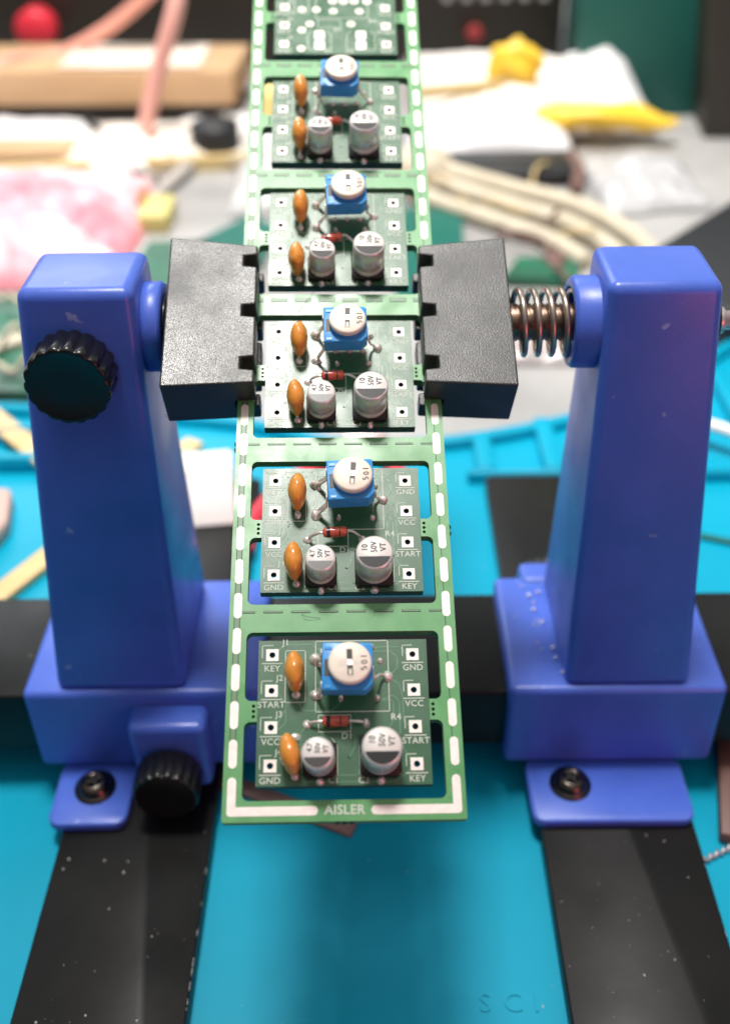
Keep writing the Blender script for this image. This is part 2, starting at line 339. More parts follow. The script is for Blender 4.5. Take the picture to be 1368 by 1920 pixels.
def wing_knob(c, r, th, d=(0, -1, 0), nm='clamp_knob'):
    mb = MB(); mb.lathe([(r * .55, -1.2), (r * .55, 0), (r * .9, 0.05), (r, 0.6), (r * 1.0, th - 0.7), (r * .965, th - .15), (r * .90, th), (r * .86, th - .1), (r * .3, th - .1), (0.02, th - .1)], c, d, 180, 0, 18, 0.075)
    return mb.build(nm, 'gloss', H)
wing_knob((-43.7, -9.0, 91.0), 6.55, 6.6)
wing_knob((-36.9, -22.6, 12.9), 6.1, 6.8)
wing_knob((38.5, 20.6, 17.5), 6.0, 5.8, (0, 1, 0))
# bosses, washers, rod
RZ = 93.0
mb = MB(); mb.lathe([(7.1, -1), (7.1, 2.5), (6.7, 3.0), (5.0, 3.0)], (-33.9, 0, RZ), (1, 0, 0), 48); mb.build('boss', 'blue', H)
mb = MB(); mb.lathe([(4.9, 0), (5.1, .1), (5.1, .5), (3, .55)], (-30.85, 0, RZ), (1, 0, 0), 40); mb.build('washer', 'gloss', H)
mb = MB(); mb.lathe([(7.25, -1), (7.25, 4.0), (6.8, 4.6), (5.7, 4.7), (5.6, 4.2), (5.6, 0.5), (3.2, 0.4)], (37.3, 0, RZ), (-1, 0, 0), 48, cap=False); mb.build('boss', 'blue', H)
mb = MB()
P = []
n_t = 6.6; x0, x1 = 24.2, 38.6
for k in range(int(n_t * 30) + 1):
    t = k / 30; f_ = k / (n_t * 30); P.append((x0 + (x1 - x0) * f_, 5.0 * math.cos(2 * math.pi * t), RZ + 5.0 * math.sin(2 * math.pi * t)))
mb.tube(P, 0.52, 10); mb.build('coil_spring', 'spring', H)
mb = MB(); prof = []
for k in range(60): prof.append((3.0 if k % 2 else 2.7, k * 0.35))
mb.lathe(prof, (20.5, 0, RZ), (1, 0, 0), 24); mb.build('threaded_rod', 'rod', H)
mb = MB(); mb.lathe([(1.8, 0), (1.8, 4)], (-32.5, 0, RZ), (1, 0, 0), 20); mb.build('threaded_rod', 'rod', H)
mb = MB(); mb.lathe([(4.6, 0), (4.9, .4), (4.9, 1.6), (4.2, 2.0), (2.2, 2.0)], (53.6, 0, RZ), (1, 0, 0), 32); mb.build('washer', 'gloss', H)
mb = MB(); mb.lathe([(2.1, 0), (2.1, 1.4), (1.5, 1.8), (1.5, 4.2), (1.2, 4.6)], (55.5, 0, RZ), (1, 0, 0), 24); mb.build('rod_end', 'steel', H)

# ================================================================ BOARD STRIP
PO = Vector((-5.372743863, 4.053672972, 95.31585438)); U = Vector((0.999224471, 0.030281922, -0.025168667)); V = Vector((-0.015528532, 0.890438253, 0.454839074)); N = U.cross(V)
pm = Matrix.Identity(4)
for i in range(3): pm[i][0], pm[i][1], pm[i][2] = U[i], V[i], N[i]
pm.translation = PO * S
def panel_empty(name):
    e = bpy.data.objects.new(name, None); C.objects.link(e); e.matrix_world = pm; e.empty_display_size = 0.01; return e
PN = panel_empty('circuit_board_panel')
tag(PN, 'long green strip of six small circuit boards gripped by the black jaws', 'circuit board')
PIT = 26.6; TH = 1.6
# ---- jaws (in the strip's own frame, parts of the holder)
def jaw(sgn):
    """one casting: C-shaped section gripping the strip's rail, with three notches along its inner edge"""
    uo = 26.6; f0, f1 = -18.9, 6.9
    st = [f0]
    for c in (-15.4, -5.7, 3.9): st += [c - 1.2, c - .95, c + .95, c + 1.2]
    st += [f1]
    flag = [0] + [0, 1, 1, 0] * 3 + [0]
    mb = MB(); sec = []
    for v, fl in zip(st, flag):
        ui = 12.75 + 2.1 * fl; ul = 12.2 + 2.1 * fl; g = 15.75
        row = []
        for u, z in ((ui, 5), (uo, 5), (uo, -5), (ul, -5), (ul, -TH - .1), (g, -TH - .1), (g, .1), (ui, .1)):
            sk = (v - f0) / (f1 - f0); off = (u - ui) / (uo - ui) * ((1 - sk) * -.7 + sk * 1.7)
            if not (v == f0 or v == f1): off *= min(1, max(0, (u - 16) / 8)) if False else 1
            row.append(mb.bm.verts.new((sgn * u, v + off, z)))
        sec.append(row)
    for a, b in zip(sec, sec[1:]):
        for i in range(8): mb.bm.faces.new([a[i], a[(i + 1) % 8], b[(i + 1) % 8], b[i]])
    for r_ in (sec[0], sec[-1]):
        mb.bm.faces.new([r_[0], r_[1], r_[6], r_[7]]); mb.bm.faces.new([r_[1], r_[2], r_[5], r_[6]]); mb.bm.faces.new([r_[2], r_[3], r_[4], r_[5]])
    bmesh.ops.recalc_face_normals(mb.bm, faces=mb.bm.faces)
    bmesh.ops.dissolve_limit(mb.bm, angle_limit=.02, verts=mb.bm.verts, edges=mb.bm.edges)
    ed = [e for e in mb.bm.edges if len(e.link_faces) == 2 and e.calc_face_angle() > .5]
    bmesh.ops.bevel(mb.bm, geom=ed, offset=.3, segments=3, profile=.5, affect='EDGES', clamp_overlap=True)
    o = mb.build('jaw', 'powder'); o.matrix_world = pm
    o.parent = H; o.matrix_parent_inverse = Matrix.Translation(H.location).inverted()
    return o
jaw(-1); jaw(1)

# ---- frame outline
def win(k):
    b = k * PIT
    y1, y0, t1, t0, w, bw = b - 2.95, b - 25.5, b - 12.5, b - 15.3, 13.05, 11.37
    r = 0.85; pts = []
    def arc(cx, cy, a0, a1, rr=r, n=5):
        for i in range(n + 1):
            a = math.radians(a0 + (a1 - a0) * i / n); pts.append((cx + rr * math.cos(a), cy + rr * math.sin(a)))
    # counter-clockwise starting right tab bottom
    arc(w - r, t1 + r, 270, 360) if False else None
    pts.append((bw, t1)); arc(w - r, t1 + r, 270, 360); arc(w - r, y1 - r, 0, 90); arc(-w + r, y1 - r, 90, 180); arc(-w + r, t1 + r, 180, 270); pts.append((-bw, t1))
    pts.append((-bw, t0)); arc(-w + r, t0 - r, 90, 180); arc(-w + r, y0 + r, 180, 270); arc(w - r, y0 + r, 270, 360); arc(w - r, t0 - r, 0, 90); pts.append((bw, t0))
    return pts
NC = 6; K = [i - 2 for i in range(NC)]                 # cell 1 (nearest) .. 6
loops = [rrect(-15.5, -2 * PIT - 28.15, 15.5, (NC - 2 - 1) * PIT + 3.0, 0.25, 2)]
for k in K:
    loops.append(win(k))
    for sx in (-1, 1):
        for dv in (-13.2, -13.9, -14.6): loops.append(circ(sx * 11.85, k * PIT + dv, 0.24, 8))
def set_sides(me, mi_top=0, mi_side=1):
    for p in me.polygons: p.material_index = mi_top if abs(p.normal.z) > 0.5 else mi_side
me = curve_mesh(loops, TH); mb = MB(); mb.mesh(me, Matrix.Translation((0, 0, -TH / 2)))
for f in mb.bm.faces:
    f.normal_update(); f.material_index = 0 if abs(f.normal.z) > 0.5 else 1
FR = mb.build('panel_frame', ['frame', 'fr4'], PN)
# bright tinned dashes along both rails, L strips at the end
mb = MB()
k = 0
rowmin = -2 * PIT
j = -60
while j < 40:
    c = rowmin + 1.0 - 5.12 * j; j += 1
    if c < rowmin - 20.5 or c > (NC - 3) * PIT + 1: continue
    for sx in (-1, 1):
        L_ = 1.87
        me = curve_mesh([rrect(sx * 14.36 - .55, c - L_, sx * 14.36 + .55, c + L_, .545, 5)], 0.04); mb.mesh(me, Matrix.Translation((0, 0, 0.02)))
yb = rowmin - 26.8
for sx in (-1, 1):
    lp = [(sx * 14.91, yb - .58)]
    L_ = [(3.9, yb - .58), (3.55, yb - .45), (3.35, yb), (3.55, yb + .45), (3.9, yb + .58), (13.8, yb + .58), (13.8, yb + 3.8), (13.95, yb + 4.15), (14.36, yb + 4.32), (14.77, yb + 4.15), (14.91, yb + 3.8), (14.91, yb - .2), (14.75, yb - .48), (14.4, yb - .58)]
    lp = [(sx * x, y) for x, y in L_]
    me = curve_mesh([lp], 0.04); mb.mesh(me, Matrix.Translation((0, 0, 0.02)))
mb.build('tinned_strips', 'pad', FR)
mb = MB(); put_text(mb, 'AISLER', 0, yb + .02, 0.03, 1.2, 0, 0.035, 0, 1.0); mb.build('lettering', 'silk', FR)
# mask-covered dashes across the rungs (dark outline, lighter fill)
mb = MB()
for r_ in range(-2, NC - 2):
    tall = 0.19 if r_ < 0.5 - 0.5 else 0.42
    for q in range(4):
        for sx in (-1, 1):
            u0, u1 = sx * (1.9 + 3.8 * q - 1.32), sx * (1.9 + 3.8 * q + 1.32); u0, u1 = min(u0, u1), max(u0, u1)
            u0 = max(u0, -13.7); u1 = min(u1, 13.7); v = r_ * PIT
            mb.box((u0, v - tall, 0.001), (u1, v + tall, 0.012), 1); mb.box((u0 + .06, v - tall + .12, 0.002), (u1 - .06, v + tall - .04, 0.028), 0)
c0 = -1
for sx in (-1, 1):                                     # dark links between the tinned dashes
    for j in range(-32, 6):
        c = rowmin + 1.0 - 5.12 * j - 2.56
        if c < rowmin - 21 or c > (NC - 3) * PIT: continue
        if sx < 0: mb.box((-14.85, c - .85, .001), (-14.0, c + .85, .010), 1); mb.box((-14.75, c - .85, .002), (-14.1, c + .85, .02), 0)
        else: mb.box((14.1, c - .85, .001), (14.2, c + .85, .012), 1)
mb.build('rung_marks', ['fdash', 'gap'], FR)
for u, v in ((0, rowmin - 28.15), (-.9, rowmin - 28.15), (.9, rowmin - 28.15), (-15.5, -26.2), (-15.5, -27.2), (15.5, -40.2), (15.5, -41.2)):
    mb = MB(); mb.ball((u, v, -.8), (.33, .3, .75), 0, 8, 6); mb.build('snap_nib', 'fr4d', FR)   # broken-off tab nibs on the outer edges

# ---- one bare board with pads, print and traces (two kinds), then copies
LP = [(-9.5, -6.2), (-9.52, -11.15), (-9.52, -16.1), (-9.53, -21.1)]; RP = [(9.4, -6.3), (9.4, -11.25), (9.4, -16.2), (9.4, -21.1)]
def make_board(bare):
    loops = [[(-11.36, -23.72), (11.32, -23.72), (11.36, -4.15), (-11.36, -4.15)]]
    hl = LP + RP
    for x, y in hl: loops.append(circ(x, y, .40, 14))
    via = [(.67, -20.1), (2.3, -21.3)]
    for x, y in via: loops.append(circ(x, y, .2, 8))
    hol = []
    if bare:
        hol = [(-6.2, -6.5), (-6.3, -11.8), (-6.3, -17.4), (-6.4, -22.3), (-3.7, -6.9), (-3.6, -11.8), (6.0, -9.4), (-4.8, -15.7), (2.9, -15.7)] + [(-.5 + 2.04 * i, -9.4) for i in range(3)] + [(-.4, -12.2), (4.5, -12.2)]
        for x, y in hol: loops.append(circ(x, y, .36, 10))
    me = curve_mesh(loops, TH); mb = MB(); mb.mesh(me, Matrix.Translation((0, 0, -TH / 2)))
    for f in mb.bm.faces:
        f.normal_update(); f.material_index = 0 if abs(f.normal.z) > 0.5 else 1
    B = mb.build('circuit_board', ['board', 'fr4d'], PN)
    mb = MB()
    for x, y in hl:
        me = curve_mesh([[(x - .83, y - .83), (x + .83, y - .83), (x + .83, y + .83), (x - .83, y + .83)], circ(x, y, .42, 14)], .05); mb.mesh(me, Matrix.Translation((0, 0, .026)))
    if bare:
        for x, y in hol:
            me = curve_mesh([circ(x, y, .8 if y > -10 else .75, 16), circ(x, y, .37, 10)], .05); mb.mesh(me, Matrix.Translation((0, 0, .026)))
        for x in (-3.0, 4.7):
            for y0 in (-18.6, -21.3): mb.prism(rrect(x - .9, y0 - 1.2, x + .9, y0 + 1.0, .2, 2), 0.002, .05)
    mb.build('solder_pads', 'pad', B)
    t = MB()
    z = .004
    def st(*p, w=.16): t.strip([Vector(q) for q in p], w, z, .018)
    st((-9.0, -11.0), (-7.6, -12.9), (-7.6, -15.5), (-9.2, -17.0)); st((-9, -6), (-7.9, -4.75), (-4.2, -4.75), (-3.4, -5.4), (4.6, -5.4))
    st((6.0, -9.4), (7.3, -8.2), (7.3, -6.6), (6.4, -5.8), (3, -5.8)); st((6.0, -9.4), (7.5, -10.4), (7.9, -12.4), (7.9, -15.5), (8.8, -16.2))
    st((4.6, -12.7), (6.7, -11.9), (7.4, -12.8), (7.4, -18.3), (8.7, -20.6)); st((-6.2, -11.9), (-7.4, -13.2), (-8.9, -16)); st((-4.8, -15.8), (-5.6, -16.8), (-5.6, -19.8), (-4.2, -22.8))
    st((.67, -20.1), (1.5, -18.6), (1.5, -17.4), (-.3, -17.0)); st((2.3, -21.3), (1.7, -22.4), (-1.8, -22.4)); st((8.6, -6.3), (7.8, -5.2), (1.5, -5.2))
    st((-6.4, -17.5), (-5.2, -18.5), (-5.1, -23.2), (6.4, -23.3), (8.2, -22.2), (8.7, -21.4)); st((-.3, -12.8), (-1.6, -13.9), (-5.2, -13.9), (-6.2, -12.4)); st((2.9, -15.8), (3.8, -16.6), (5.8, -16.6), (6.6, -15.2), (6.6, -12.6), (4.9, -12.6))
    t.build('copper_traces', 'trace', B)
    s_ = MB(); zz = .004
    def ln(*p, w=.11): s_.strip([Vector(q) for q in p], w, .026, .006)
    def bx(x0, y0, x1, y1): ln((x0, y0), (x1, y0), (x1, y1), (x0, y1), (x0, y0))
    for i, (x, y) in enumerate(LP):
        ln((x - 1.35, y - .35), (x - 1.35, y + 1.35), (x + .1, y + 1.35)); ln((x - 1.35, y - 1.18), (x + 1.35, y - 1.18), w=.13)
        put_text(s_, ('KEY', 'START', 'VCC', 'GND')[i], x + .0, y - 1.92, .03, .86, 0, .012)
        put_text(s_, 'J%d' % (i + 1), x + (1.8 if i == 0 else 1.05), y + 1.72, .03, .84, 0, .012)
    for i, (x, y) in enumerate(RP):
        ln((x - 1.35, y - .2), (x - 1.35, y + 1.3), (x - .1, y + 1.3)); ln((x - 1.4, y - 1.15), (x + 1.35, y - 1.15), w=.13)
        put_text(s_, ('GND', 'VCC', 'START', 'KEY')[i], x, y - 1.88, .03, .86, 0, .012)
    bx(-7.72, -5.6, -5.05, -12.75); bx(-3.68, -4.3, 6.08, -14.1); bx(-3.3, -14.55, .95, -16.75)
    for x0, x1 in ((-5.15, -.85), (2.05, 7.3)):
        ln((x0, -22.45), (x0, -18.6), (x0 + .7, -17.6)); ln((x1, -22.45), (x1, -18.6), (x1 - .7, -17.6)); ln((x0, -22.45), (x1, -22.45))
    put_text(s_, 'R4', 6.9, -14.9, .03, .9, 0, .012); put_text(s_, 'D1', .45, -17.35, .03, .86, 0, .012)
    put_text(s_, 'C1', -1.35, -23.05, .03, .84, 0, .012); put_text(s_, 'C2', 2.5, -23.1, .03, .84, 0, .012)
    s_.build('silkscreen_print', 'silk', B)
    return B
def copy_tree(o, parent, kids=None):
    c = o.copy(); C.objects.link(c); c.parent = parent
    for ch in list(o.children): copy_tree(ch, c)
    return c
B1 = make_board(False); B6 = make_board(True); B6['label'] = 'empty board without components at the far end'
B1.location = (0, K[0] * PIT * S, 0); B6.location = (0, K[5] * PIT * S, 0)
for k in K[1:5]:
    c = copy_tree(B1, PN); c.location = (0, k * PIT * S, 0)

# ---- components, local to a cell; a little different from board to board
def blob(mb, x, y, r, h=None, mi=0):
    h = h or r * .8
    a_ = random.uniform(0, 6.28); e_ = random.uniform(.85, 1.15)
    def cone(v, r=r, h=h):
        f_ = max(0, v.z / h); w_ = 1 - .35 * f_ * (1 - f_) * 2
        return Vector((v.x * w_ * e_ + f_ * .18 * r * math.cos(a_), v.y * w_ / e_ + f_ * .18 * r * math.sin(a_), v.z * 1.12)) + noise.noise_vector(v * 2.2 + Vector((x, y, a_))) * .09 * r
    mb.ball((x, y, 0.03), (r, r, h), mi, 16, 10, cone)
def trimmer(k, du, dv, tz, tx, krot, seed):
    e = bpy.data.objects.new('trimmer_potentiometer', None); C.objects.link(e); e.parent = PN; e.empty_display_size = .005
    cx_, cy_ = .95, -9.75
    e.location = Vector((0, k * PIT, 0)) * S
    T = Matrix.Translation((cx_ + du, cy_ + dv, 4.35)) @ Matrix.Rotation(tz, 4, 'Z') @ Matrix.Rotation(tx, 4, 'X')
    b = MB(); hw = 3.25; hv = 3.15
    b.prism([(-hw, -hv), (hw - .9, -hv), (hw, -hv + .9), (hw, hv - .3), (hw - .3, hv), (-hw, hv)], 0, 2.5, 0, .12, 2)
    b.lathe([(2.75, 2.4), (2.75, 2.75), (2.5, 2.9), (2.3, 2.9)], (.3, .05, 0), (0, 0, 1), 36)
    # embossed details on the body's front and top
    b.box((-hw - .04, -1.0, .6), (-hw + .3, 1.0, 1.9), 1); b.box((-2.95, -1.3, 2.42), (-2.2, .9, 2.56), 1); b.box((-2.9, 2.2, 2.45), (-2.0, 2.6, 2.62), 0); b.box((-2.9, -2.9, 2.45), (-2.1, -2.5, 2.62), 0)
    b.bm.transform(T); bo = b.build('trimmer_body', ['trim', 'dark'], e)
    kn = MB(); R = 2.78; h0, h1 = 2.9, 3.95
    kn.lathe([(2.1, h0), (R - .1, h0 + .1), (R, h0 + .3), (R, h1 - .35), (R - .12, h1 - .1), (R - .35, h1), (0.01, h1)], (.3, .1, 0), (0, 0, 1), 48, cap=False)
    KT = Matrix.Translation((.3, .1, 0)) @ Matrix.Rotation(krot, 4, 'Z')
    cutm = MB(); cutm.box((-.36, -1.35, h1 - .35), (.36, 1.6, h1 + .015), 1); cutm.bm.transform(KT)
    lp = MB(); z_ = h1
    # recessed cross: shallow bright arms with a dark slot inside
    lp.box((-1.45, -.42, z_ - .02), (-.42, .42, z_ + .03), 0); lp.box((.42, -.3, z_ - .02), (1.1, .3, z_ + .03), 0)
    lp.box((-.42, -1.75, z_ - .02), (-.36, 1.75, z_ + .06), 0); lp.box((.36, -1.75, z_ - .02), (.42, 1.75, z_ + .06), 0)
    lp.box((-.42, 1.7, z_ - .02), (.42, 1.78, z_ + .06), 0); lp.box((-.42, -1.78, z_ - .02), (.42, -1.7, z_ + .06), 0)
    lp.box((-.36, -1.7, z_ - .01), (.36, 1.7, z_ + .012), 2); lp.box((-.34, -.38, z_), (.34, .38, z_ + .05), 3); lp.box((-.2, -1.6, z_), (.2, -.9, z_ + .03), 0)
    lp.bm.transform(KT)
    me = bpy.data.meshes.new('t'); lp.bm.to_mesh(me); t_ = bmesh.new(); t_.from_mesh(me)
    t_.verts.index_update(); vs_ = [kn.bm.verts.new(v.co) for v in t_.verts]
    for f in t_.faces:
        q = kn.bm.faces.new([vs_[v.index] for v in f.verts]); q.material_index = f.material_index
    tt = Matrix.Translation((.3, .1, 0)) @ Matrix.Rotation(krot * .5, 4, 'Z')
    for ch, yy, rr in (('5', -.82, .18), ('0', -.02, 0.02), ('1', .72, -.12)):
        kn.mesh(text_mesh(ch, .82, .012, .03), tt @ Matrix.Translation((1.88 - abs(yy) * .10, yy, h1 + .01)) @ Matrix.Rotation(math.pi / 2 + rr + .1, 4, 'Z'), 1)
    kn.bm.transform(T); ko = kn.build('adjuster_knob', ['knob', 'ink', 'dark', 'solder'], bo)
    # leads and solder
    ld = MB(); x0 = cx_ + du; y0 = cy_ + dv
    def lead(p, w=.16): ld.tube(smooth_path(p, 5), w, 8)
    for yy, py in ((2.3, -7.0), (-2.0, -11.7)):
        ld.hexa([(-3.75, py - .45, .1), (-3.5, py - .45, .1), (-3.5, py + .45, .1), (-3.75, py + .45, .1)], [(x0 - 3.45, y0 + yy - .5, 3.0), (x0 - 3.27, y0 + yy - .5, 3.0), (x0 - 3.27, y0 + yy + .5, 3.0), (x0 - 3.45, y0 + yy + .5, 3.0)], 0, .05, 1)
        ld.box((x0 - 3.45, y0 + yy - .5, 2.95), (x0 - 3.27, y0 + yy + .5, 5.6), 0, .05, 1)
    ld.box((x0 + 3.27, y0 - .6, 3.4), (x0 + 3.42, y0 + .5, 5.4), 0, .05, 1); lead([(x0 + 3.35, y0 - .1, 3.9), (x0 + 3.6, y0 - .7, 3.6), (4.9, -9.5, 1.3), (6.0, -9.4, .2)], .2)
    ld.build('lead', 'lead', e)
    rnd = random.Random(seed); s_ = MB()
    for x, y, r in ((-3.72, -6.9, .85), (-3.6, -11.8, .85), (6.0, -9.4, .78), (-3.2, -7.6, .35), (-3.0, -12.0, .35)): blob(s_, x, y, r * rnd.uniform(.88, 1.05), r * rnd.uniform(.65, 1.15))
    for x, y in ((-.5, -9.95), (1.53, -9.95), (3.6, -9.95), (-.35, -12.3), (4.5, -12.3), (-.4, -5.4), (3.9, -5.2), (5.0, -7.2)): blob(s_, x, y, .42 * rnd.uniform(.9, 1.1), .6 * rnd.uniform(.7, 1.15))
    s_.build('solder_joints', 'solder', e)
    return e
def ecap(k, x, y, r, h, hb, lines, rot, du=0, dv=0, tilt=(0, 0), seg='segment'):
    e = bpy.data.objects.new('electrolytic_capacitor', None); C.objects.link(e); e.parent = PN; e.empty_display_size = .003
    e.location = Vector((0, k * PIT, 0)) * S
    x += du; y += dv
    rot += math.radians({0: 3, 1: -5, 2: 0, 3: 6}.get(k % 4, 0))
    b = MB(); w = r + .12; c = .55
    b.prism([(x - w + c, y - w), (x + w - c, y - w), (x + w, y - w + c), (x + w, y + w), (x - w, y + w), (x - w, y - w + c)], .06, .95, 0, .08, 1)
    b.build('capacitor_base', 'base', e)
    T = Matrix.Translation((x, y, 0)) @ Matrix.Rotation(tilt[0], 4, 'X') @ Matrix.Rotation(tilt[1], 4, 'Y')
    m_ = MB(); m_.lathe([(r - .1, .9), (r, 1.05), (r, 1.5), (r - .16, 1.7), (r - .16, 1.85), (r, 2.05), (r, h - .32), (r - .1, h - .1), (r - .28, h), ], (0, 0, 0), (0, 0, 1), 48, cap=False)
    m_.bm.transform(T); can = m_.build('can', 'can', e)
    t = MB(); rt = r - .26; t.lathe([(rt + .02, h - .012), (rt, h + .004), (.01, h + .004)], (0, 0, 0), (0, 0, 1), 48, cap=False)
    n = 22; a0, a1 = math.radians(196), math.radians(344)
    arc = [(rt * .985 * math.cos(a0 + (a1 - a0) * i / n), rt * .985 * math.sin(a0 + (a1 - a0) * i / n)) for i in range(n + 1)]
    arc.reverse()
    t.prism(arc, h + .002, h + .018, 1)
    RM = Matrix.Rotation(rot, 4, 'Z')
    sz = r * .335
    for i, s_ in enumerate(lines):
        t.mesh(text_mesh(s_, sz, .018, .03), RM @ Matrix.Translation(((i - 1) * sz * 1.45 - .02, r * .30 - (.05 if i != 1 else 0), h + .022)) @ Matrix.Rotation(math.pi / 2, 4, 'Z') @ Matrix.Scale(.85, 4, (1, 0, 0)), 2)
    t.bm.transform(T); t.build('top_marking', ['cantop', seg, 'ink'], can)
    s_ = MB(); blob(s_, x, y - w - .42, .55, .45); s_.box((x - .35, y - w - .5, .02), (x + .35, y - w + .1, .22)); s_.build('solder_joint', 'solder', e)
def ocap(k, x, y0, y1, tilt=0, du=0, h=0.0, lean=0):
    e = bpy.data.objects.new('ceramic_capacitor', None); C.objects.link(e); e.parent = PN; e.empty_display_size = .003
    e.location = Vector((0, k * PIT, 0)) * S
    cy_ = (y0 + y1) / 2 + lean; cz = 2.75 + h
    def fn(v):
        # rounded disc, thick in the middle, its front skirt running down to the lead
        if v.y < 0 and v.z < .5: f_ = min(1, -v.y / 2.3); v = Vector((v.x * (1 - .12 * f_), v.y - .10 * f_, v.z - .75 * f_))
        return v + noise.noise_vector(v * .9 + Vector((k * 3.1, x, 0))) * .10
    b = MB(); b.ball((x + du, cy_, cz), (1.34, 2.6, 2.25), 0, 28, 20, fn)
    b.bm.transform(Matrix.Translation((x, cy_, 0)) @ Matrix.Rotation(tilt, 4, 'Z') @ Matrix.Translation((-x, -cy_, 0)))
    bo = b.build('capacitor_body', 'orange', e)
    l = MB(); l.tube([(x + du * .7, cy_ - 1.9, 1.6), (x + du * .3, y1 + .15, .8), (x, y1, .05)], .23, 8); l.tube([(x + du * .7, cy_ + 1.9, 1.6), (x, y0, .05)], .23, 8); l.build('lead', 'lead', e)
    s_ = MB(); blob(s_, x, y1, .58, .42); blob(s_, x, y0, .7, .5); s_.build('solder_joints', 'solder', e)
def diode(k, dx, dy, dz, rot, hidden=0):
    e = bpy.data.objects.new('glass_diode', None); C.objects.link(e); e.parent = PN; e.empty_display_size = .003
    e.location = Vector((0, k * PIT, 0)) * S
    cx_, cy_, cz = -1.05 + dx, -15.65 + dy, 1.15 + dz
    d = Vector((math.cos(rot), math.sin(rot), 0)); c = Vector((cx_, cy_, cz))
    b = MB(); b.lathe([(.3, -1.75), (.62, -1.6), (.74, -1.3), (.74, 1.3), (.62, 1.6), (.3, 1.75)], c, d, 24); bo = b.build('diode_body', 'glass', e)
    b = MB(); b.lathe([(.75, -1.25), (.752, -1.2), (.752, -.75), (.75, -.7)], c, d, 24, cap=False); b.lathe([(.745, .55), (.748, .6), (.748, .68), (.745, .7)], c, d, 24, cap=False); b.build('cathode_band', 'band', bo)
    l = MB()
    l.tube(smooth_path([c - d * 1.6, c - d * 2.3 + Vector((0, 0, -.05)), (-4.3, -15.7, .7 + dz * .5), (-4.7, -15.72, .05)], 5), .2, 8)
    l.tube(smooth_path([c + d * 1.6, c + d * 2.4 + Vector((0, 0, -.05)), (2.5, -15.7, .8 + dz * .5), (2.9, -15.72, .05)], 5), .2, 8); l.build('lead', 'lead', e)
    s_ = MB(); blob(s_, -4.8, -15.75, .62, .4); blob(s_, 2.95, -15.7, .6, .55); s_.build('solder_joints', 'solder', e)
R_ = math.radians
cells = [  # trimmer du dv rz rx knob-rot
    (K[0], -.45, -.25, R_(-1), R_(1), R_(3)), (K[1], .35, .1, R_(2.5), R_(-2), R_(-7)), (K[2], -.05, .0, R_(1), 0, R_(-2)), (K[3], .40, .1, R_(2), R_(1), R_(-1)), (K[4], -.4, -.05, R_(-2), 0, R_(4))]
for i, a in enumerate(cells): trimmer(*a, seed=i)
for k, du, dv, t in ((K[0], .05, .25, (R_(1), 0)), (K[1], -.15, -.1, (0, R_(-1))), (K[2], -.1, .1, (0, 0)), (K[3], .1, .15, (0, R_(1))), (K[4], 0, -.05, (R_(-1), 0))):
    ecap(k, 4.65, -20.35, 2.55, 6.2, 1, ('10', '50V', 'VT'), R_(-4), du, dv, t)
for k, du, dv, t, sg in ((K[0], -.2, .1, (R_(2), R_(-2)), 'segment2'), (K[1], 0, -.2, (0, 0), 'segment2'), (K[2], .1, 0, (R_(2), R_(1)), 'segment2'), (K[3], .2, -.05, (0, R_(2)), 'segment'), (K[4], 0, 0, (0, R_(1)), 'segment')):
    M.setdefault('segment2', mat('can_grey_mark', (0.07, 0.068, 0.066), 0.35, 0.2))
    ecap(k, -2.95, -20.7, 2.08, 5.6, 1, ('4.7', '50V', 'VT'), R_(-6), du, dv, t, sg)
for k, du, t in ((K[0], -.15, R_(2)), (K[1], .0, R_(-1)), (K[2], .05, R_(1)), (K[3], .1, R_(-1)), (K[4], -.05, R_(1))):
    ocap(k, -6.25, -6.7, -11.75, t, du)
for k, du, t, h, ln_ in ((K[0], -.55, R_(12), .2, -.1), (K[1], -.35, R_(3), 0, 0), (K[2], -.3, R_(4), 0, .1), (K[3], -.35, R_(2), 0, -.3), (K[4], -.1, R_(0), 0, .5)):
    ocap(k, -6.35, -17.5, -22.45, t, du, h, ln_)
diode(K[0], 0, 0, 0, 0); diode(K[1], .15, .15, 1.0, R_(3)); diode(K[2], 0, .1, .6, R_(3)); diode(K[3], .0, .2, .7, R_(14)); diode(K[4], .2, .1, .4, R_(3))
mb = MB()
mb.tube(smooth_path([(-6.0, 6.5, .12), (-4.5, 8.2, .25), (-3.5, 9.8, .12)]), .05, 6); mb.tube(smooth_path([(-3.8, 1.0, 1.5), (-5.2, -1.4, .6), (-6.2, -2.6, .1)]), .045, 6) if False else None
mb.bm.free()
def hair(pts):
    mb = MB(); mb.tube(smooth_path(pts), .03, 6); o = mb.build('fibre', 'ink'); o.matrix_world = pm; return o
tag(hair([(-5.6, -2 * PIT - .6 + .2, .15), (-4.9, -2 * PIT - .9, .5), (-3.0, -2 * PIT - 1.0, .15)]), 'short dark fibre lying on the lowest cross rung of the strip', 'fibre')
tag(hair([(-6.6, -2.7, .1), (-4.8, .2, .3), (-2.2, 3.9, .2)]), 'long dark hair lying across the rung between the black jaws', 'hair')

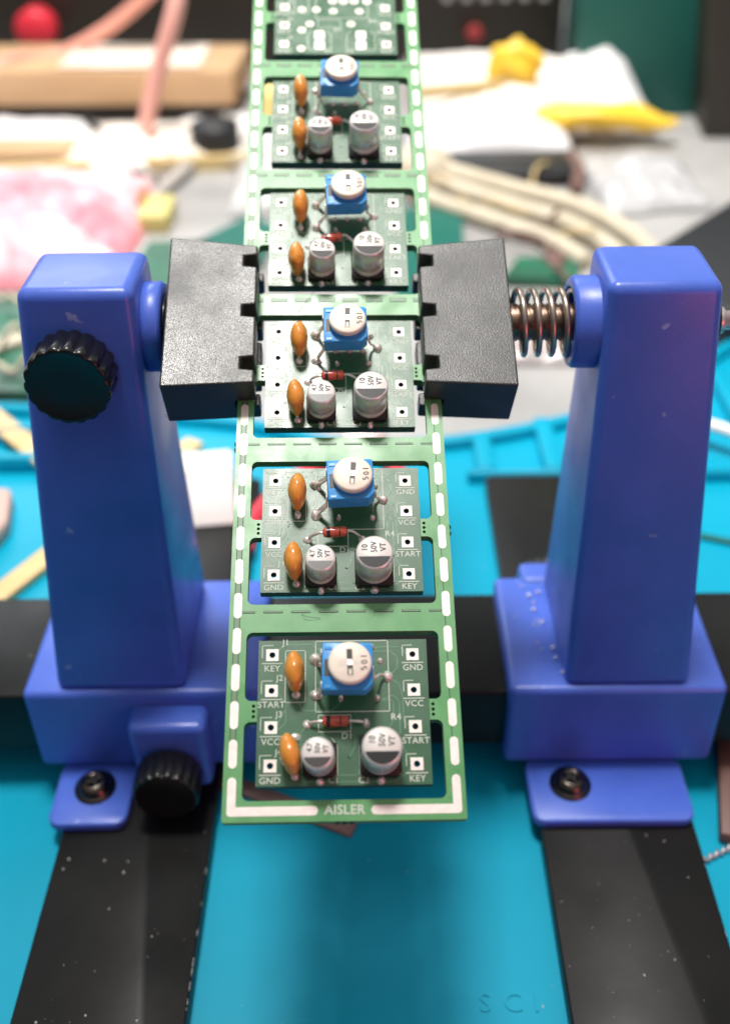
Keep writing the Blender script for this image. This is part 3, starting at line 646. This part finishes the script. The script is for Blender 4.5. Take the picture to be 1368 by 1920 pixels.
# ================================================================ THINGS ON THE MAT
def top(name, mb, mats, label, cat, group=None, kind=None): return tag(mb.build(name, mats), label, cat, group, kind)
for (x, y, r) in ((30.2, 12.5, .28), (31.3, 9.6, .42), (33.2, 10.6, .40), (31.9, 7.6, .30), (31.7, 5.4, .42), (31.9, 2.2, .28), (33.0, 1.9, .34), (31.2, 1.0, .26), (31.3, -4.2, .26), (31.9, -5.8, .22), (34.0, -5.6, .42), (34.1, -8.2, .34), (34.9, -12.0, .32), (27.9, 3.6, .2)):
    mb = MB(); mb.ball((x, y, 26.58 + r * .8), r, 0, 12, 8)
    top('solder_ball', mb, 'solder', 'tiny solder ball on top of the right blue clamp block', 'solder ball', 'solder balls on the right clamp block')
def bar(name, a, b, w, z0, z1, m, label, cat, bev=.3):
    a, b = Vector((*a, 0)), Vector((*b, 0)); d = (b - a).normalized(); n = Vector((-d.y, d.x, 0)) * w / 2
    mb = MB(); q = [a - n, b - n, b + n, a + n]
    mb.hexa([(p.x, p.y, z0) for p in q], [(p.x, p.y, z1) for p in q], 0, bev, 2); return top(name, mb, m, label, cat)
bar('wooden_stick', (-103, 20), (-52.5, 108), 6, .1, 2.4, 'wood', 'wooden stick passing behind the left blue column, its tip showing on the right', 'stick')
bar('wooden_stick', (-136, 142), (-86, 88), 6.5, 2.6, 4.6, 'wood', 'pale wooden stick slanting down to the left blue column from the left edge', 'stick')
mb = MB(); mb.prism([(-112, 84), (-98.6, 80), (-95.8, 66), (-98, 56), (-112, 54)], .1, 5, 0, .8, 2); top('wooden_spatula', mb, 'pinkwood', 'rounded brownish pink tool end at the left edge of the mat', 'spatula')
# small white box behind the left column
wb = empty('white_box', (-47.5, 70, 4.1)); wb.rotation_euler.z = R_(7); tag(wb, 'small white cardboard box beside the left blue column on the mat', 'box')
mb = MB(); mb.hexa([(-10, -7, 0), (11, -7, 0), (11, 16, 0), (-10, 16, 0)], [(-10, 3.5, 8.6), (11, 3.5, 8.6), (11, 15, 8.6), (-10, 15, 8.6)], 0, .4, 2); mb.build('box_body', 'white', wb)
mb = MB(); mb.box((-9.5, 4.2, 8.65), (10.5, 14.5, 9.3), 0, .25, 2); mb.build('lid', 'creampaper', wb)
# red-handled pliers seen through the windows of the strip
pl = empty('pliers', (0, 0, 0)); tag(pl, 'red handled pliers lying on the mat, glimpsed through the strip windows', 'pliers')
mb = MB(); mb.tube(smooth_path([(-6, 103, 3.2), (-9, 98, 3.2), (-17, 91, 3.2), (-26, 79, 3.2), (-32, 66, 3.2), (-33, 54, 3.2)]), 2.6, 12); mb.build('handle', 'red', pl)
mb = MB(); mb.tube(smooth_path([(0, 103, 3.2), (4, 97, 3.2), (6.5, 88, 3.2), (6, 74, 3.2)]), 2.6, 12); mb.build('handle', 'red', pl)
mb = MB(); mb.prism([(-9, 101), (4, 101), (3, 109), (0, 120), (-5, 120), (-8, 109)], 3.2, 7.0, 0, .8, 2); mb.build('jaw', 'steel', pl)
# tweezers, right
tw = empty('tweezers', (0, 0, 0)); tag(tw, 'pale metal tweezers on the mat to the right of the right blue column', 'tweezers')
for s_ in (0, 1):
    mb = MB(); mb.tube(smooth_path([(90, 109 + s_ * 2, 7), (100, 102.5 + s_ * 1.2, 7.2), (112, 93, 7)]), 1.4, 8, 0); mb.build('arm', 'white', tw)
bar('thin_rod', (84, 62), (110, 52), 1.6, .1, 1.2, 'pcbteal', 'thin pale teal rod on the mat behind the right end of the black rail', 'rod', .2)
# curly wire and brown stick
P = [(58.5 + t * .35, -35.5 + t * .17 + .5 * math.sin(t * 1.6), .9 + .5 * math.cos(t * 1.6)) for t in [i * .4 for i in range(90)]]
mb = MB(); mb.tube(P, .28, 6); top('curly_wire', mb, 'steel', 'thin curly metal wire on the mat right of the right black foot', 'wire')
bar('brown_stick', (74, 2), (66.0, -31), 4.2, .1, 3, 'brown', 'dark brown stick on the mat right of the right blue clamp block', 'stick')
bar('tan_stick', (-33, -14.5), (-4.5, -27.5), 3.4, .1, 1.2, 'tan', 'thin tan stick on the mat below the near end of the board strip', 'stick')

# ================================================================ CLUTTER BEHIND
def pillow(name, c4, thick, m, label, cat, nx=26, ny=18, amp=3, sc=.03, group=None, parent=None, z0=0, seed=0, matfn=None, lift=None):
    """a puffy packet: four corners on the desk, swollen upwards, closed underneath"""
    A, B_, C_, D = [Vector((*p, 0)) if len(p) == 2 else Vector(p) for p in c4]; mb = MB(); vs = []; fs = []
    for j in range(ny + 1):
        for i in range(nx + 1):
            s_, t = i / nx, j / ny; p = (A * (1 - s_) + B_ * s_) * (1 - t) + (D * (1 - s_) + C_ * s_) * t
            f_ = (math.sin(math.pi * s_) * math.sin(math.pi * t)) ** .45
            n_ = noise.fractal(Vector((p.x * sc, p.y * sc, seed)), 1, 2, 3)
            n2 = 1 - 2.4 * abs(noise.noise(Vector((p.x * sc * 2.2 + p.y * sc * .7, p.y * sc * 1.6, seed + 9)))); z = p.z + z0 + thick * f_ + amp * (n_ + .75 * n2) * f_ + (lift(s_, t) if lift else 0)
            vs.append((p.x + amp * .4 * noise.noise(Vector((p.y * sc, seed, p.x * sc))), p.y, z + .2))
    for j in range(ny + 1):
        for i in range(nx + 1):
            x, y, z = vs[j * (nx + 1) + i]; f_ = (math.sin(math.pi * i / nx) * math.sin(math.pi * j / ny))
            vs.append((x, y, z - (thick * .8 + amp) * min(1, f_ * 3) * .9 - .4))
    o_ = (nx + 1) * (ny + 1); mid = []
    for j in range(ny):
        for i in range(nx):
            a = j * (nx + 1) + i; fs.append((a, a + 1, a + nx + 2, a + nx + 1)); fs.append((o_ + a, o_ + a + nx + 1, o_ + a + nx + 2, o_ + a + 1))
    rim = [i for i in range(nx + 1)] + [j * (nx + 1) + nx for j in range(1, ny + 1)] + [ny * (nx + 1) + i for i in range(nx - 1, -1, -1)] + [j * (nx + 1) for j in range(ny - 1, 0, -1)]
    for a, b in zip(rim, rim[1:] + rim[:1]): fs.append((a, o_ + a, o_ + b, b))
    mb._add(vs, fs, 0, True)
    if matfn:
        mb.bm.faces.ensure_lookup_table(); k = 0
        for f in mb.bm.faces:
            cc = f.calc_center_median(); f.material_index = matfn(cc)
    o = mb.build(name, m, parent)
    if label: tag(o, label, cat, group)
    return o
# pink packet left
pillow('snack_packet', [(-215, 225), (-100, 222), (-96, 345), (-235, 350)], 14, ['pink', 'pinkdeep'], 'crumpled pink and white plastic packet behind the left blue column', 'packet', amp=5, sc=.035, seed=2, z0=-2.5, nx=60, ny=44, matfn=lambda c: 1 if noise.noise(Vector((c.x * .022 + c.y * .03, c.y * .012, 4))) > .16 else 0)
# loose green boards, left
def slab(name, pts, z0, z1, m, label, cat, group=None):
    mb = MB(); mb.prism(pts, z0, z1, 0); return top(name, mb, m, label, cat, group)
slab('green_board', [(-150, 140), (-108, 138), (-100, 205), (-150, 214)], -2.9, 2, 'pcb2', 'dark green board behind the mat at the left edge', 'circuit board')
bar('cream_strip', (-150, 152), (-112, 178), 9, 2.1, 3.6, 'cream', 'cream coloured strip on the green board at the left edge', 'strip')
slab('green_board', [(-98, 200), (-80, 199), (-66, 262), (-92, 262)], -2.9, 1, 'pcb2', 'dark green board showing between the left column and the left black jaw', 'circuit board')
slab('teal_card', [(-76, 256), (-44, 240), (-40, 276), (-52, 292)], -2.9, 1, 'pcbteal', 'flat teal card on the grey desk behind the left black jaw', 'card')
slab('green_board', [(8, 200), (34, 196), (40, 296), (14, 300)], -2.9, 0, 'pcbteal', 'green board on the desk just right of the strip, behind the right jaw', 'circuit board')
slab('green_board', [(50, 222), (78, 219), (82, 240), (58, 241)], -2.9, 1.2, 'pcb2', 'small green board on the desk behind the coil spring', 'circuit board')
mb = MB(); mb.ball((72, 238, 1), (4.5, 7, 3)); top('red_component', mb, 'brown', 'small reddish brown lump on the desk behind the coil spring', 'component')
# small yellow-green connector
cn = empty('connector', (-93, 292, -3)); tag(cn, 'small yellow green connector on the desk behind the left black jaw', 'connector')
mb = MB(); mb.box((-7, -12, .1), (6, 14, 8), 0, .8, 2); mb.build('housing', mat('yellow_green', (.62, .55, .20), .5), cn)
mb = MB(); mb.box((-10, 4, 3), (-7.2, 20, 10), 0, .5, 2); mb.build('latch', mat('rust', (.45, .2, .1), .6), cn)
# black reel, grey wire, dark cord
mb = MB(); mb.lathe([(0.02, 0), (11, 0), (12.5, 2), (12.5, 15), (11, 17), (0.02, 17)], (-78, 382, -2.9), (0, 0, 1), 32, cap=False); top('dark_reel', mb, 'blackmat', 'round black reel on the desk left of the strip', 'reel')
mb = MB(); mb.tube(smooth_path([(-76, 420, 6), (-86, 395, 3), (-93, 350, 0), (-101, 318, -.6)]), 2.4, 8); mb.tube(smooth_path([(-72, 420, 4), (-83, 392, 1), (-89, 350, 1), (-99, 318, -.6)]), 2.0, 8)
top('twisted_wire', mb, 'greyc', 'pale grey twisted wire running up between black reel and pink cable', 'wire')
mb = MB(); mb.tube(smooth_path([(-150, 415, 6), (-138, 395, 4), (-124, 362, 0), (-102, 340, -1), (-106, 318, -1)]), 2.2, 8); top('dark_cable', mb, 'blackmat', 'thin black cable looping over the papers behind the pink packet', 'cable')
# papers left
PAP = [
    ([(-225, 395), (-150, 392), (-150, 440), (-235, 445)], 6, 'paper', 'white padded sheet on the far left below the cardboard box'),
    ([(-160, 366), (-62, 362), (-60, 425), (-150, 430)], 9, 'creampaper', 'crumpled cream paper in the middle of the left heap'),
    ([(-140, 350), (-108, 350), (-104, 390), (-140, 392)], 15, 'white', 'bright white crumpled tissue behind the pink packet'),
    ([(-112, 392), (-50, 388), (-50, 442), (-104, 446)], 5, 'paper', 'grey white paper below the right end of the cardboard box')]
for i, (q, th, m, lb) in enumerate(PAP): pillow('paper_sheet', q, th, m, lb, 'paper', amp=3, seed=i + 5, z0=-2.5)
slab('yellow_strip', [(-190, 346), (-100, 356), (-60, 362), (-60, 367), (-104, 362), (-190, 354)], -2.9, 3.5, 'ochre', 'thin yellow strip along the papers behind the pink packet', 'strip')
slab('tan_card', [(-225, 366), (-150, 370), (-150, 392), (-225, 392)], -2.9, 4, 'cardboard', 'tan card under the white padded sheet at the far left', 'card')
mb = MB(); mb.box((-62, 425, -2.9), (-40, 455, 16), 0, 1, 2); top('yellow_packet', mb, mat('pale_yellow', (.85, .66, .25), .5), 'pale yellow packet just left of the strip near the cardboard box', 'packet')
# cardboard box
cb = empty('cardboard_box', (0, 0, 0)); tag(cb, 'long flat tan cardboard box across the back left', 'cardboard box')
mb = MB(); mb.hexa([(-300, 440, 8), (-74, 440, 6), (-70, 500, 6), (-300, 500, 8)], [(-300, 440, 27), (-74, 440, 24), (-70, 500, 24), (-300, 500, 27)], 0, 1, 2); mb.build('box_body', 'cardboard', cb)
mb = MB(); mb.hexa([(-168, 443, 26.1), (-92, 443, 25.2), (-92, 492, 25.2), (-168, 492, 26.1)], [(-168, 443, 26.7), (-92, 443, 25.8), (-92, 492, 25.8), (-168, 492, 26.7)], 0); mb.build('paper_label', 'creampaper', cb)
mb = MB(); mb.hexa([(-300, 448, -2.9), (-80, 448, -2.9), (-80, 495, -2.9), (-300, 495, -2.9)], [(-300, 448, 7.6), (-80, 448, 5.7), (-80, 495, 5.7), (-300, 495, 7.6)], 0); top('box_shadow_block', mb, 'blackbox', 'low dark block filling the shadow gap under the long cardboard box', 'tray')  # dark filler for the shaded gap beneath the cardboard box
# instrument with red binding post
it = empty('bench_instrument', (0, 560, -3)); tag(it, 'wide black bench instrument across the back with a red terminal', 'instrument')
mb = MB(); mb.box((-330, 0, .1), (122, 120, 150), 0, 2, 2); mb.build('enclosure', 'blackbox', it)
mb = MB(); mb.lathe([(7, 0), (8, 3), (11, 4), (12, 7), (12, 20), (10.5, 22), (.02, 22)], (-206, 0, 27.5), (0, -1, 0), 32, cap=False); mb.build('red_terminal', 'red', it)
mb = MB(); mb.lathe([(4, 0), (5, 3), (5, 8), (4, 9), (.02, 9)], (66, 0, 19), (0, -1, 0), 24, cap=False); mb.build('small_red_terminal', mat('dim_red', (.30, .03, .03), .5), it)
mb = MB()
for i in range(6): mb.box((46 + i * 12, -.8, 37), (51 + i * 12, .2, 40.5), 0)
mb.build('front_print', mat('print_grey', (.4, .4, .37), .6), it)
# pink cables
mb = MB(); mb.tube(smooth_path([(-86, 388, 90), (-90, 380, 68), (-101, 380, 42), (-111, 380, 15), (-113.5, 378, 3), (-114, 374, -1)]), 4.2, 14); top('pale_pink_cable', mb, 'cable_pale', 'thick pale pink cable hanging down in front of the cardboard box', 'cable')
mb = MB(); mb.tube(smooth_path([(-100, 470, 74), (-124, 478, 53), (-150, 480, 36), (-178, 478, 24), (-200, 455, 26), (-214, 436, 14), (-230, 432, 6)]), 3.8, 12); top('salmon_cable', mb, 'cable_pink', 'dull salmon cable sloping from the instrument across the cardboard box', 'cable')
# envelopes right
def ramp_up(s_, t): return 30 * min(1, t * 1.5)
pillow('padded_envelope', [(22, 372), (100, 384), (136, 460), (22, 500)], 15, ['white', 'yellow'], 'puffy white padded envelope right of the strip, behind the plastic mailer', 'envelope', amp=3, seed=21, z0=2, lift=lambda s_, t: 14 * t, nx=60, ny=44)
pillow('plastic_mailer', [(18, 362), (100, 370), (104, 408), (18, 404)], 15, 'paper', 'white plastic mailer lying in front of the padded envelope', 'mailer', amp=4, seed=33, z0=-1, nx=40, ny=22)
mb = MB(); mb.ball((118, 389, 12), (37, 9, 6), 0, 36, 18, lambda v: v + noise.noise_vector(v * .06) * 4 + Vector((0, 0, -v.x * .06))); top('yellow_wrapper', mb, 'yellow', 'long bright yellow plastic wrapper lying right of the white mailer', 'wrapper')
mb = MB(); mb.ball((75, 418, 30), (14, 7, 12), 0, 36, 24, lambda v: v + noise.noise_vector(v * .12) * 3 + noise.noise_vector(v * .35) * 1.4); top('yellow_lump', mb, 'yellow', 'round bright yellow plastic lump on top of the padded envelope', 'plastic lump')
bar('yellow_edge_strip', (20, 398), (86, 418), 3.5, 19, 25, 'ochre', 'yellow edge strip between the padded envelope and the plastic mailer', 'strip', .8)
pillow('clear_bag', [(92, 400), (150, 400), (140, 470), (100, 480)], 24, 'paper', 'crumpled translucent white bag in front of the teal box', 'bag', amp=5, seed=41, z0=0, lift=lambda s_, t: 8 * t)
mb = MB(); mb.lathe([(9, 0), (9, 30), (7, 60), (9, 90)], (128, 500, -2.9), (0, 0, 1), 20); top('white_post', mb, 'paper', 'upright whitish post between the black instrument and the teal box', 'post')
mb = MB(); mb.box((36, 330, -2.9), (100, 362, 5), 0, 2, 2); top('envelope_shadow_block', mb, 'blackmat', 'low black block in place of the shadow under the front of the plastic mailer', 'shadow block')  # black block stands in for the shadow beneath the envelope
mb = MB(); mb.tube(smooth_path([(96, 352, 4), (97, 335, 3), (93, 318, 0)]), 3.2, 8); top('brown_wire', mb, 'brown', 'short brown wire at the right end of the black shadow block', 'wire')
# cream cable bundle
CB = [([(20, 352, 3), (36, 332, 5), (62, 308, 5), (88, 288, 4), (106, 262, 2), (112, 236, 1)], 'cream coloured cable, topmost of the bundle behind the right jaw'),
      ([(18, 342, 1), (34, 322, 2), (60, 296, 2), (82, 274, 2), (96, 250, 1), (100, 230, 1)], 'cream coloured cable, middle one of the bundle behind the right jaw'),
      ([(16, 322, 1), (32, 300, 1), (54, 278, 1), (74, 256, 1), (84, 236, 1)], 'cream coloured cable, lowest of the bundle behind the right jaw')]
for P, lb in CB:
    mb = MB(); mb.tube(smooth_path(P), 3.9, 12); top('cream_cable', mb, 'cream', lb, 'cable', 'cream cables behind the right jaw')
mb = MB(); mb.ball((24, 338, 5), (15, 14, 10)); top('cream_plug', mb, 'cream', 'bulky cream plug at the start of the cable bundle', 'plug')
# boxes right
mb = MB(); mb.hexa([(114, 440, -2.9), (186, 440, -2.9), (190, 520, -2.9), (118, 520, -2.9)], [(108, 440, 120), (170, 440, 120), (174, 520, 120), (112, 520, 120)], 0, 1, 2); top('teal_box', mb, 'teal', 'dark teal green box standing at the back right', 'box')
mb = MB(); mb.hexa([(173, 400, -2.9), (300, 395, -2.9), (300, 560, -2.9), (190, 560, -2.9)], [(158, 400, 120), (300, 395, 120), (300, 560, 120), (176, 560, 120)], 0, 1, 2); top('black_case', mb, 'blackbox', 'tall black case right of the teal box at the right edge', 'case')
mb = MB(); mb.prism([(88, 199), (118, 165), (190, 150), (240, 200), (160, 281)], -2.9, 14, 0, 1.5, 3); top('black_device', mb, 'blackmat', 'low black device with a slanting edge behind the right blue column', 'device')

# ---- loose bits that fill the bench
rnd = random.Random(5)
def wires(n, x0, x1, y0, y1, m, r, label, group, ln=30, z=0):
    for i in range(n):
        x, y, a = rnd.uniform(x0, x1), rnd.uniform(y0, y1), rnd.uniform(0, math.pi); P = [(x, y, z + rnd.uniform(0, 3))]
        for k in range(4):
            a += rnd.uniform(-.7, .7); x += math.cos(a) * ln / 4; y += math.sin(a) * ln / 4; P.append((x, y, z + rnd.uniform(-1, 8)))
        mb = MB(); mb.tube(smooth_path(P), r, 6); top('loose_wire', mb, m, label, 'wire', group)
wires(5, -150, -105, 142, 205, 'cream', 1.1, 'thin cream wire offcut on the dark green board at the left edge', 'cream wire offcuts at the left edge', 26, 3)
wires(6, -105, -60, 300, 370, 'greyc', .9, 'thin grey wire offcut on the desk below the black reel', 'grey wire offcuts below the reel', 34, -1)
wires(4, 55, 100, 205, 260, 'brown', .9, 'thin brown wire offcut on the desk behind the coil spring', 'brown wire offcuts behind the spring', 26, 0)
wires(5, 24, 100, 250, 330, 'ochre', .8, 'thin ochre wire among the cream cables', 'ochre wires among the cream cables', 34, 2)
pillow('clear_film', [(-62, 296), (-36, 300), (-34, 356), (-66, 362)], 9, mat('cloudy_film', (.66, .66, .66), .12, var=(.5, .5, .5), vscale=60), 'crumpled cloudy film on the desk between the black reel and the strip', 'film', amp=6, seed=51, sc=.06, z0=-2)
pillow('clear_film', [(104, 290), (150, 300), (150, 356), (100, 362)], 6, mat('clear_film_grey', (.55, .55, .56), .10, var=(.42, .42, .43), vscale=50), 'crumpled clear film on the desk in front of the yellow wrapper', 'film', amp=5, seed=58, sc=.06, z0=-2)
pillow('crumpled_bag', [(26, 160), (86, 158), (96, 200), (22, 204)], 4, mat('mauve_film', (.33, .29, .29), .25, var=(.48, .45, .44), vscale=40), 'greyish mauve crumpled film on the desk behind the right jaw', 'film', amp=3, seed=63, sc=.06, z0=-2.4)

mb = MB()
for k in range(150):
    x, y = rnd.uniform(-80, 80), rnd.uniform(-85, 60)
    if abs(x + 45) < 16 or abs(x - 45) < 16 or (-18 < y < 18): continue
    r = rnd.choice((.05, .07, .1, .16)); mb.ball((x, y, .02), (r, r * rnd.uniform(.5, 2.5), r * .4), 0, 6, 4)
tag(mb.build('mat_dust', mat('pale_dust', (.35, .5, .52), .8)), 'fine pale dust and crumbs scattered on the cyan mat', 'dust', None, 'stuff')
